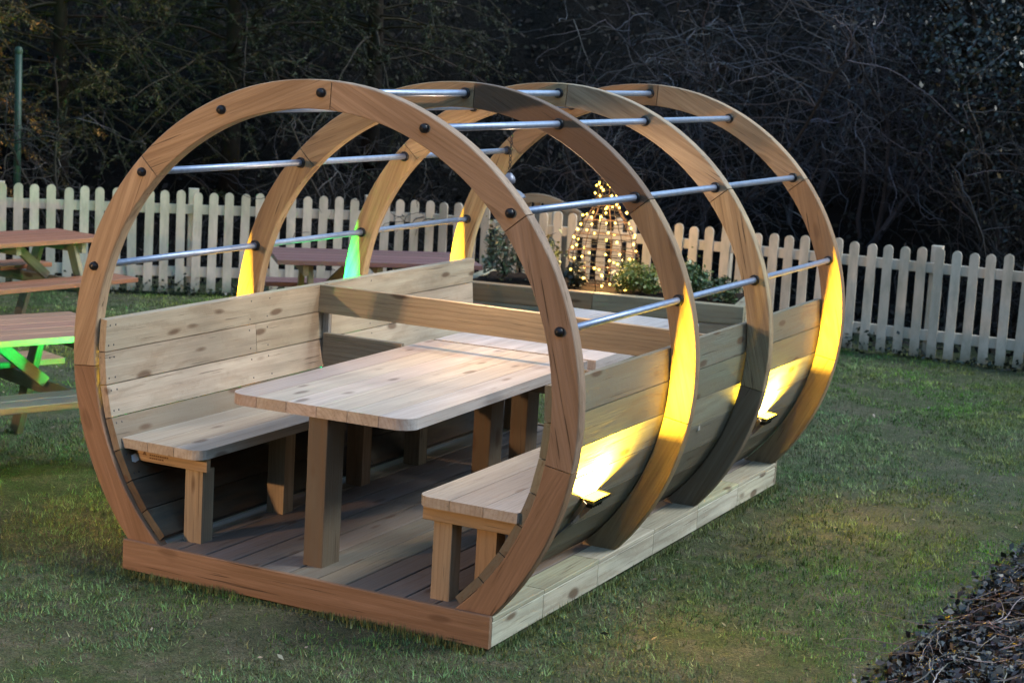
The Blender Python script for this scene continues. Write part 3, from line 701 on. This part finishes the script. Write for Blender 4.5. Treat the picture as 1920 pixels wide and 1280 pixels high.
def walk(starts, dirs, length, K, wob, grav):
    """wandering twig paths"""
    N_ = len(starts); P = np.zeros((N_, K, 3)); P[:, 0] = starts; d = dirs/np.linalg.norm(dirs, axis=1, keepdims=True); st = (length/(K-1))[:, None]
    for k in range(1, K):
        d = d+rng.normal(size=(N_, 3))*wob; d[:, 2] += grav; d /= np.linalg.norm(d, axis=1, keepdims=True); P[:, k] = P[:, k-1]+d*st
    return P
def bare_shrub(label, x, y, h, spread, ntw, col, group='bare shrubs and saplings behind the fence', twr=(.004, .009), z0=None):
    bz = float(bank_h(np.array([x*S]), np.array([y*S]))[0]) if z0 is None else z0
    bz = max(bz, 0); base = Vector((x*S, y*S, bz)); t = thing('bare_shrub', label, 'shrub', base, group); b = np.array(base)
    ns = rnd.randint(4, 6); st = np.repeat(b[None], ns, 0)+rng.normal(size=(ns, 3))*[.12, .12, 0]; di = rng.normal(size=(ns, 3))*[.35, .35, 0]+[0, 0, 1]
    main = walk(st, di, np.full(ns, h)*rng.uniform(.8, 1.15, ns), 12, .13, .0); 
    for q_ in range(ns):
        v_, i_ = tubes_np(main[q_:q_+1], np.full(1, .028), np.full(1, .008), 5); np_mesh('stem', v_, 4, M['twig'], np.repeat(np.array(col)[None]*.7, len(v_)//4, 0), t)
    # twigs from random places on stems
    s_ = rng.integers(0, ns, ntw); k_ = rng.integers(2, 12, ntw); st = main[s_, k_]; di = rng.normal(size=(ntw, 3)); di[:, 2] = np.abs(di[:, 2])*.6; L = rng.uniform(.35, 1.0, ntw)*spread
    t1 = walk(st, di, L, 10, .28, -.05)
    n2 = ntw*2; s2 = rng.integers(0, ntw, n2); k2 = rng.integers(3, 10, n2); t2 = walk(t1[s2, k2], rng.normal(size=(n2, 3)), rng.uniform(.15, .55, n2)*spread, 8, .3, -.08)
    v1, i1 = tubes_np(t1, rng.uniform(*twr, ntw), np.full(ntw, .003)); v2, i2 = tubes_np(t2, np.full(n2, twr[0]), np.full(n2, .002))
    c1 = (colvar(col, ntw, .3, .08)*(.45+1.9*rng.random((ntw, 1))**4))[i1]; c2 = (colvar(col, n2, .3, .08)*(.4+1.9*rng.random((n2, 1))**4))[i2]
    np_mesh('twigs', np.concatenate([v1, v2]), 4, M['twig'], np.concatenate([c1, c2]), t); return t
def evergreen(label, x, y, h, spread, nleaf, col, name='evergreen_shrub', cat='shrub', lsize=.055, group='evergreens on the bank behind the fence', tight=.16, ncl=60, z0=None, trunk=True, lo=.05):
    bz = float(bank_h(np.array([x*S]), np.array([y*S]))[0]) if z0 is None else z0
    bz = max(bz, 0); base = Vector((x*S, y*S, bz)); t = thing(name, label, cat, base, group); b = np.array(base)
    if trunk:
        mb = MB(); pts = [base+Vector((.04*math.sin(k*1.3), .04*math.cos(k), h*.9*k/6)) for k in range(7)]; mb.tube(pts, [h*.02*(1-.12*k) for k in range(7)], n=8)
        for k in range(8):
            a = rnd.uniform(0, 6.28); q = pts[rnd.randint(1, 5)]; mb.tube([q, q+Vector((math.cos(a)*spread*.35, math.sin(a)*spread*.35, .12*h)), q+Vector((math.cos(a)*spread*.75, math.sin(a)*spread*.75, .2*h))], [h*.009, h*.006, h*.003], n=5)
        mb.build('trunk', M['bark'], t)
    P, D = clumpy(nleaf, (spread, spread, h*(1-lo)*.5), ncl, tight); C = P+b+np.array([0, 0, h*(lo+(1-lo)*.5)]); C[:, 2] = np.maximum(C[:, 2], b[2]+.02)
    Nn = D*.5+rng.normal(size=(nleaf, 3))*.7+np.array([0, 0, .5]); U_ = rng.normal(size=(nleaf, 3)); L = rng.uniform(.6, 1.3, nleaf)*lsize
    np_mesh('crown', leaf_quads(C, Nn, U_, L, L*rng.uniform(.4, .65, nleaf)), 4, M['leaf'], colvar(col, nleaf), t); return t
def conifer(label, x, y, h, spread, nbr, col, group='conifers behind the left of the fence', zlow=.2, dead=None):  # dead: second needle colour, carries the painted lamplight on the shaggy conifer
    bz = max(float(bank_h(np.array([x*S]), np.array([y*S]))[0]), 0); base = Vector((x*S, y*S, bz)); t = thing('conifer', label, 'conifer', base, group); b = np.array(base)
    mb = MB(); mb.tube([base+Vector((.03*math.sin(k), 0, h*k/8)) for k in range(9)], [.11*(1-.1*k) for k in range(9)], n=10); mb.build('trunk', M['bark'], t)
    a = rng.uniform(0, 2*math.pi, nbr); hz = zlow+(1-zlow)*rng.random(nbr); st = b+np.stack([np.zeros(nbr), np.zeros(nbr), hz*h], 1); L = spread*(1.05-.5*hz)*rng.uniform(.7, 1.15, nbr)
    br = walk(st, np.stack([np.cos(a), np.sin(a), rng.uniform(.0, .5, nbr)], 1), L, 12, .10, -.07)
    v_, i_ = tubes_np(br, np.full(nbr, .016), np.full(nbr, .004), 4)
    ns = nbr*9; si = rng.integers(0, nbr, ns); ki = rng.integers(3, 12, ns); tw = walk(br[si, ki], rng.normal(size=(ns, 3))*[1, 1, .5]+(br[si, np.minimum(ki+1, 11)]-br[si, ki-1])*3, rng.uniform(.18, .45, ns), 7, .14, -.10)
    v2, i2 = tubes_np(tw, np.full(ns, .0045), np.full(ns, .002))
    cb = (.034, .026, .014)
    np_mesh('branches', np.concatenate([v_, v2]), 4, M['twig'], np.concatenate([colvar((.022, .017, .011), nbr, .3)[i_], colvar(cb, ns, .5)[i2]]), t)
    nn = ns*34; si = rng.integers(0, ns, nn); ki = rng.integers(1, 7, nn); f = rng.random((nn, 1)); C = tw[si, ki-1]*(1-f)+tw[si, ki]*f+rng.normal(size=(nn, 3))*.012
    Tn = tw[si, ki]-tw[si, ki-1]; Tn /= np.maximum(np.linalg.norm(Tn, axis=1, keepdims=True), 1e-6); U_ = Tn*.8+rng.normal(size=(nn, 3))*.6; ll = rng.uniform(.03, .065, nn)
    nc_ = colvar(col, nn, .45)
    if dead: nc_ = np.where((rng.random(ns) < .42)[si][:, None], colvar(dead, nn, .5), nc_)       # some sprays take this colour; on the shaggy conifer, painted lamplight
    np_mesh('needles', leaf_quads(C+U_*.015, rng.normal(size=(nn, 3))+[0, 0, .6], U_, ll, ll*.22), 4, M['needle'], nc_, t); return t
# planter plants
def planter_plant(label, a, b, h, sp, n, col, ls, kind='planter_shrub'):
    q = P2(a, b); return evergreen(label, q.x, q.y, h, sp, n, col, kind, 'plant', ls, 'plants growing in the raised planter', .2, 34, (ZT+ZC-.02)*S, True)
planter_plant('leggy grey-green shrub at the left end of the planter, beside the purplish table', .25, .30, .52, .17, 520, (.10, .12, .07), .05)
planter_plant('sprawling grey-green shrub in the planter just left of the front hoop', .50, .38, .48, .20, 900, (.09, .11, .06), .05)
planter_plant('small dark plant at the left foot of the lit bottle sculpture', .80, .30, .22, .11, 500, (.02, .03, .025), .05)
planter_plant('bushy bright green shrub right of the lit bottle sculpture', 1.28, .30, .26, .20, 2400, (.13, .18, .04), .034)
planter_plant('green leafy shrub near the right end of the planter', 1.66, .40, .30, .15, 1300, (.07, .12, .045), .045)
planter_plant('low variegated green plant at the right end of the planter', 1.90, .24, .2, .14, 1100, (.07, .11, .05), .04)
# woodland behind the fence, colours darkened for the shade of a taller canopy
mid = lambda t, d: tuple(fence_pt(t)[0]+np.array([-fence_pt(t)[1][1], fence_pt(t)[1][0]])*d)
cc = (.020, .025, .008)
for lab, t, d, h, sp, nb_, c_ in [
    ('shaggy conifer with sprays tinted by painted lamplight above the green pole at the far left', -4.35, 1.5, 5.2, 2.2, 190, (.060, .048, .014)),
    ('dark conifer with drooping boughs behind the left fence panels', -3.0, 1.9, 5.4, 2.2, 150, cc),
    ('dark conifer behind the corner of the fence', -1.5, 2.2, 5.4, 2.2, 150, (.016, .021, .009)),
    ('feathery conifer behind the top of the front hoop', -.2, 2.4, 5.4, 2.1, 140, (.020, .025, .011))]:
    q = mid(t, d); conifer(lab, q[0], q[1], h, sp, nb_, c_, dead=(.22, .105, .022) if 'shaggy' in lab else ((.05, .04, .012) if 'left' in lab else None))  # orange on the shaggy one is warm lamplight put into the needle colour
for lab, t, d, h, sp, n, c_ in [
    ('bare pale-twigged shrub behind the left fence panels, under the conifers', -2.9, .9, 1.9, .9, 110, (.04, .036, .038)),
    ('tangled bare shrub behind the fence corner', -.7, .9, 2.0, 1.0, 130, (.036, .033, .034)),
    ('tangled bare shrub behind the pendant lamp', 1.1, 1.3, 2.3, 1.3, 190, (.036, .034, .038)),
    ('tall bare shrub with grey curling twigs above the third hoop', 1.75, 2.0, 3.2, 1.5, 260, (.046, .046, .054)),
    ('tall bare shrub with a pale forked stem behind the lit bottle', 2.5, 2.4, 3.3, 1.5, 260, (.046, .046, .056)),
    ('dim bare shrub behind the rearmost hoop', 3.2, 2.2, 3.0, 1.4, 200, (.04, .04, .05)),
    ('dim bare shrub trailing over the right fence panels', 4.4, 1.4, 2.3, 1.2, 150, (.03, .028, .03))]:
    q = mid(t, d); bare_shrub(lab, q[0], q[1], h, sp, n, c_)
for lab, t, d, h, sp, n, c_ in [
    ('dark glossy evergreen behind the right fence post', 4.6, 2.2, 3.9, 1.5, 9000, (.008, .015, .009)),
    ('dark evergreen filling the upper right corner', 5.6, 2.8, 4.2, 1.7, 9000, (.007, .014, .008)),
    ('dark evergreen behind the gap right of the rearmost hoop', 3.7, 3.0, 4.0, 1.5, 8000, (.006, .010, .009)),
    ('low dark evergreen behind the right end of the fence', 5.3, 1.2, 1.7, 1.1, 5000, (.008, .013, .008))]:
    q = mid(t, d); evergreen(lab, q[0], q[1], h, sp, n, c_, lsize=.065, ncl=90, tight=.13)
# ivy and undergrowth covering the whole bank
n = 52000; px = rng.uniform(-17, 10, n); py = rng.uniform(4.5, 18, n); d = behind(px/S, py/S)*S; k = (d > .35) & (d < 8.5); px, py, d = px[k], py[k], d[k]
pz = np.maximum(bank_h(px, py), 0)+np.abs(rng.normal(size=len(px)))*.16
tone = vnoise(px*.9+20, py*.9+20, 17)[:, None]; right = np.clip((px+3)/6, 0, 1)[:, None]
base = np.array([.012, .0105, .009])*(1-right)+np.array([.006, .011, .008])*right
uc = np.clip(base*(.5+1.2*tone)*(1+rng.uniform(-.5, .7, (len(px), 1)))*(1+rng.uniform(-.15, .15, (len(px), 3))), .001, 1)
L = rng.uniform(.04, .11, len(px))
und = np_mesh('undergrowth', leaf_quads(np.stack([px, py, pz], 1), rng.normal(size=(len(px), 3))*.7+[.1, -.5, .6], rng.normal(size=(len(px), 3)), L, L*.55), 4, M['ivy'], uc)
tag(und, 'dark ivy and dead leaves covering the bank behind the fence', 'undergrowth', kind='stuff')
n = 2600; px = rng.uniform(-15, 8, n); py = rng.uniform(5, 17, n); d = behind(px/S, py/S)*S; k = (d > .5) & (d < 7.5); px, py = px[k], py[k]; n = len(px)
st = np.stack([px, py, np.maximum(bank_h(px, py), 0)], 1); tw = walk(st, rng.normal(size=(n, 3))*[1, 1, .6]+[0, -.2, .6], rng.uniform(.4, 1.6, n), 12, .22, -.03)
v_, i_ = tubes_np(tw, rng.uniform(.003, .010, n), np.full(n, .0025)); 
br_ = np_mesh('brambles', v_, 4, M['twig'], colvar((.034, .031, .033), n, .6, .1)[i_]); tag(br_, 'tangle of thin bare bramble stems over the dark bank', 'brambles', kind='stuff')
# little ivy tufts along the foot of the fence
n = 2600; tt = rng.uniform(-4.9, 5.4, n); pts = np.array([fence_pt(t_)[0] for t_ in tt]); hz = np.abs(rng.normal(size=n))*.05*(vnoise(tt*3+40, tt*0, 31)*2)
C = np.stack([pts[:, 0]*S+rng.normal(size=n)*.05, pts[:, 1]*S+rng.normal(size=n)*.06, hz], 1); L = rng.uniform(.03, .06, n)
fo = np_mesh('fence_foot_weeds', leaf_quads(C, rng.normal(size=(n, 3))+[0, -.4, .5], rng.normal(size=(n, 3)), L, L*.6), 4, M['leaf'], colvar((.025, .035, .018), n, .5)); tag(fo, 'low dark weeds and ivy along the foot of the fence', 'weeds', kind='stuff')

# ---------------------------------------------------------------- lawn grass
n = 1500000
gx = rng.uniform(-11.5, 6.5, n); gy = rng.uniform(-3.2, 10.5, n)
ntf = 170000; tx_ = rng.uniform(-11.5, 6.5, ntf); ty_ = rng.uniform(-3.2, 10.5, ntf); tf_ = .55+.95*rng.random(ntf)**1.5; ta_ = rng.uniform(0, 6.28, ntf)
ti = rng.integers(0, ntf, n); intuft = rng.random(n) < .72; gx = np.where(intuft, tx_[ti]+rng.normal(size=n)*.022, gx); gy = np.where(intuft, ty_[ti]+rng.normal(size=n)*.022, gy)
tfac = np.where(intuft, tf_[ti], .75); taz = np.where(intuft, ta_[ti]+rng.normal(size=n)*.7, rng.uniform(0, 6.28, n))
d = behind(gx/S, gy/S); U_, V_, Zd = project(np.stack([gx, gy, np.zeros(n)], 1))
keep = (d < .12) & (U_ > -260) & (U_ < 2180) & (V_ < 1500) & ~((np.abs(gx/S) < .80) & (gy/S > .0) & (gy/S < 3.1))
gx, gy, tfac, taz = gx[keep], gy[keep], tfac[keep], taz[keep]
patch = vnoise(gx*1.1+30, gy*1.1+30, 21)*.5+vnoise(gx*3.1+30, gy*3.1+30, 22)*.3+vnoise(gx*8+30, gy*8+30, 23)*.2
bare = vnoise(gx*1.7+70, gy*1.7+70, 24)*.6+vnoise(gx*5+70, gy*5+70, 25)*.4
keep = rng.random(len(gx)) < np.clip(1.45-1.7*np.clip(bare-.42, 0, 1)*3.0, .12, 1); gx, gy, patch, bare, tfac, taz = gx[keep], gy[keep], patch[keep], bare[keep], tfac[keep], taz[keep]; n = len(gx)
gz = lawn_z(gx, gy)
az = taz; lean = np.abs(rng.normal(.8, .4, n)); hl = rng.uniform(.016, .040, n)*(.7+.6*patch)*(.65+.4*tfac); wd = rng.uniform(.0018, .0036, n)
up = np.stack([np.cos(az)*np.sin(lean), np.sin(az)*np.sin(lean), np.cos(lean)], 1)*hl[:, None]; side = np.stack([-np.sin(az), np.cos(az), np.zeros(n)], 1)*wd[:, None]; C = np.stack([gx, gy, gz-.004], 1)
tri = np.stack([C-side, C+side, C+up], 1).reshape(-1, 3)
g1 = np.array([.095, .185, .022]); g2 = np.array([.19, .18, .05]); g3 = np.array([.25, .215, .135]); g4 = np.array([.12, .165, .10])
f = np.clip((patch-.38)*4, 0, 1)[:, None]; colr = g1*(1-f)+g2*f; f2 = np.clip((vnoise(gx*.8+10, gy*.8+10, 27)-.5)*3, 0, .7)[:, None]; colr = colr*(1-f2)+g4*f2
dead = rng.random((n, 1)) < (.08+.5*np.clip(bare-.4, 0, 1)[:, None]*2); colr = np.where(dead, g3*.9*rng.uniform(.5, 1.25, (n, 1)), colr)*rng.uniform(.65, 1.4, (n, 1))*rng.uniform(.92, 1.08, (n, 3))*(.5+.95*vnoise(gx*2.3+15, gy*2.3+15, 33)*.6+.95*vnoise(gx*6.5+15, gy*6.5+15, 34)*.4)[:, None]*tfac[:, None]*1.12*np.array([.80, 1.04, .82])
nt_ = 9000; sd_ = rng.integers(0, 4, nt_); q_ = rng.random(nt_); of = .012+np.abs(rng.normal(size=nt_))*.022
ex = np.where(sd_ == 0, -.812+1.624*q_, np.where(sd_ == 1, .812+of, np.where(sd_ == 2, -.812-of, -.812+1.624*q_))); ey = np.where(sd_ == 0, -.022-of, np.where(sd_ == 3, 3.12+of, 3.12*q_))
ex, ey = ex*S, ey*S; az = rng.uniform(0, 6.28, nt_); ln_ = np.abs(rng.normal(.3, .25, nt_)); hh_ = rng.uniform(.025, .06, nt_)*(.3+vnoise(ex*5+9, ey*5+9, 35)*.9)
u3 = np.stack([np.cos(az)*np.sin(ln_), np.sin(az)*np.sin(ln_), np.cos(ln_)], 1)*hh_[:, None]; s3 = np.stack([-np.sin(az), np.cos(az), az*0], 1)*.0026; c3 = np.stack([ex, ey, lawn_z(ex, ey)-.004], 1)
tri = np.concatenate([tri, np.stack([c3-s3, c3+s3, c3+u3], 1).reshape(-1, 3)]); colr = np.concatenate([colr, colvar((.13, .155, .055), nt_, .6)])
gr = np_mesh('lawn_grass', tri, 3, M['blade'], colr); tag(gr, 'short patchy mossy lawn grass', 'grass', kind='stuff')
# fallen leaves and straw on the lawn
n = 700; lx = rng.uniform(-9, 5, n); ly = rng.uniform(-2.5, 9, n); k = (behind(lx/S, ly/S) < -.05) & ~((np.abs(lx/S) < .84) & (ly/S > -.05) & (ly/S < 3.2)); lx, ly = lx[k], ly[k]; n = len(lx)
L = rng.uniform(.015, .045, n); lf = np_mesh('fallen_leaves', leaf_quads(np.stack([lx, ly, lawn_z(lx, ly)+.018], 1), rng.normal(size=(n, 3))*.35+[0, 0, 1], rng.normal(size=(n, 3)), L, L*.5), 4, M['litter'], colvar((.20, .16, .11), n, .6)); tag(lf, 'scattered dry leaf scraps on the lawn', 'leaves', kind='stuff')

# ---------------------------------------------------------------- heap of ivy clippings, lower right
def heap_z(x, y):
    # edge line from (2.07,.3) to (2.2,2.4), heap rises to the right of it
    e = x/S-(2.085+.055*(y/S-.4)+.03*np.sin(y*5)+.02*np.sin(y*13)); endy = np.clip((2.75-y/S)/.5, 0, 1)
    return .34*(1-np.exp(-np.clip(e, 0, 9)*3.2))*endy*(1+.35*(vnoise(x*6+20, y*6+20, 41)-.5))-.02
hp = thing('clippings_heap', 'heap of dark ivy clippings and pale twigs at the lower right edge of the lawn', 'compost heap', V(2.7, 1.2, G))
xs = np.linspace(2.44, 4.3, 60); ys = np.linspace(-.9, 3.3, 110); XX, YY = np.meshgrid(xs, ys); ZZ = heap_z(XX, YY); idx = np.arange(XX.size).reshape(XX.shape)
f = np.stack([idx[:-1, :-1], idx[:-1, 1:], idx[1:, 1:], idx[1:, :-1]], -1).reshape(-1, 4); me = bpy.data.meshes.new('mound'); o0 = np.array(hp.location)
me.from_pydata((np.stack([XX, YY, ZZ], -1).reshape(-1, 3)-o0).tolist(), [], f.tolist()); me.materials.append(M['soil']); me.update(); mo = bpy.data.objects.new('mound', me); COL.objects.link(mo); mo.parent = hp
n = 30000; hx = rng.uniform(2.44, 4.2, n); hy = rng.uniform(-.8, 3.2, n); hz = heap_z(hx, hy); k = hz > -.012; hx, hy, hz = hx[k], hy[k], hz[k]
q_ = rng.uniform(-.1, 2.7, 420)*S; hx = np.concatenate([hx, (2.085+.055*(q_/S-.4))*S-np.abs(rng.normal(size=420))*.05]); hy = np.concatenate([hy, q_]); hz = np.concatenate([hz, np.full(420, .004)]); n = len(hx)
L = rng.uniform(.016, .056, n); lv = np_mesh('leaves', leaf_quads(np.stack([hx, hy, hz+.012+.03*rng.random(n)], 1), rng.normal(size=(n, 3))*.75+[0, 0, .8], rng.normal(size=(n, 3)), L, L*.6), 4, M['litter'], colvar((.026, .024, .023), n, .85, .25), hp); lv['kind'] = 'stuff'
n = 620; hx = rng.uniform(2.5, 4.1, n); hy = rng.uniform(-.7, 3.1, n); hz = heap_z(hx, hy); k = hz > .0; hx, hy, hz = hx[k], hy[k], hz[k]; n = len(hx)
tw = walk(np.stack([hx, hy, hz+.04], 1), rng.normal(size=(n, 3))*[1, 1, .12], rng.uniform(.12, .5, n), 9, .2, 0); tw[..., 2] = np.maximum(heap_z(tw[..., 0], tw[..., 1])+.035, tw[..., 2]*.35+.65*(heap_z(tw[..., 0], tw[..., 1])+.045))
v_, i_ = tubes_np(tw, rng.uniform(.002, .0045, n), np.full(n, .0015)); tg = np_mesh('twigs', v_, 4, M['twig'], colvar((.20, .17, .16), n, .7, .1)[i_], hp); tg['kind'] = 'stuff'

# ---------------------------------------------------------------- warm garden lamp post on the near left (its light falls on the front of the pod)
lb = V(-2.2, -4.2, G); lp = thing('lamp_post', 'black garden lamp post with a warm lantern, near left of the lawn', 'lamp post', lb)
mb = MB(); mb.lathe(lb, Z, [(.10, 0), (.10, .05), (.05, .10), (.035, .18), (.03, 1.75), (.045, 1.8), (.03, 1.85)], n=14); mb.build('post', M['lampmetal'], lp)
mb = MB(); mb.lathe(lb+Z*1.85, Z, [(.06, 0), (.10, .02), (.10, .03), (.06, .03)], n=6); mb.lathe(lb+Z*2.15, Z, [(.13, 0), (.14, .02), (.05, .12), (.02, .16), (.001, .18)], n=6)
for k in range(6):
    a = 2*math.pi*k/6; mb.tube([lb+Vector((.095*math.cos(a), .095*math.sin(a), 1.88)), lb+Vector((.12*math.cos(a), .12*math.sin(a), 2.15))], .006, n=5)
mb.build('lantern_frame', M['lampmetal'], lp)
mb = MB(); mb.lathe(lb+Z*1.90, Z, [(.001, 0), (.03, .01), (.045, .09), (.03, .17), (.001, .18)], n=14); mb.build('bulb', M['lantern_glass'], lp)
ld = bpy.data.lights.new('lantern_light', 'POINT'); ld.energy = 620; ld.color = (1, .585, .29); ld.shadow_soft_size = .06
lo = bpy.data.objects.new('lantern_light', ld); COL.objects.link(lo); lo.parent = lp; lo.location = (0, 0, 1.99)
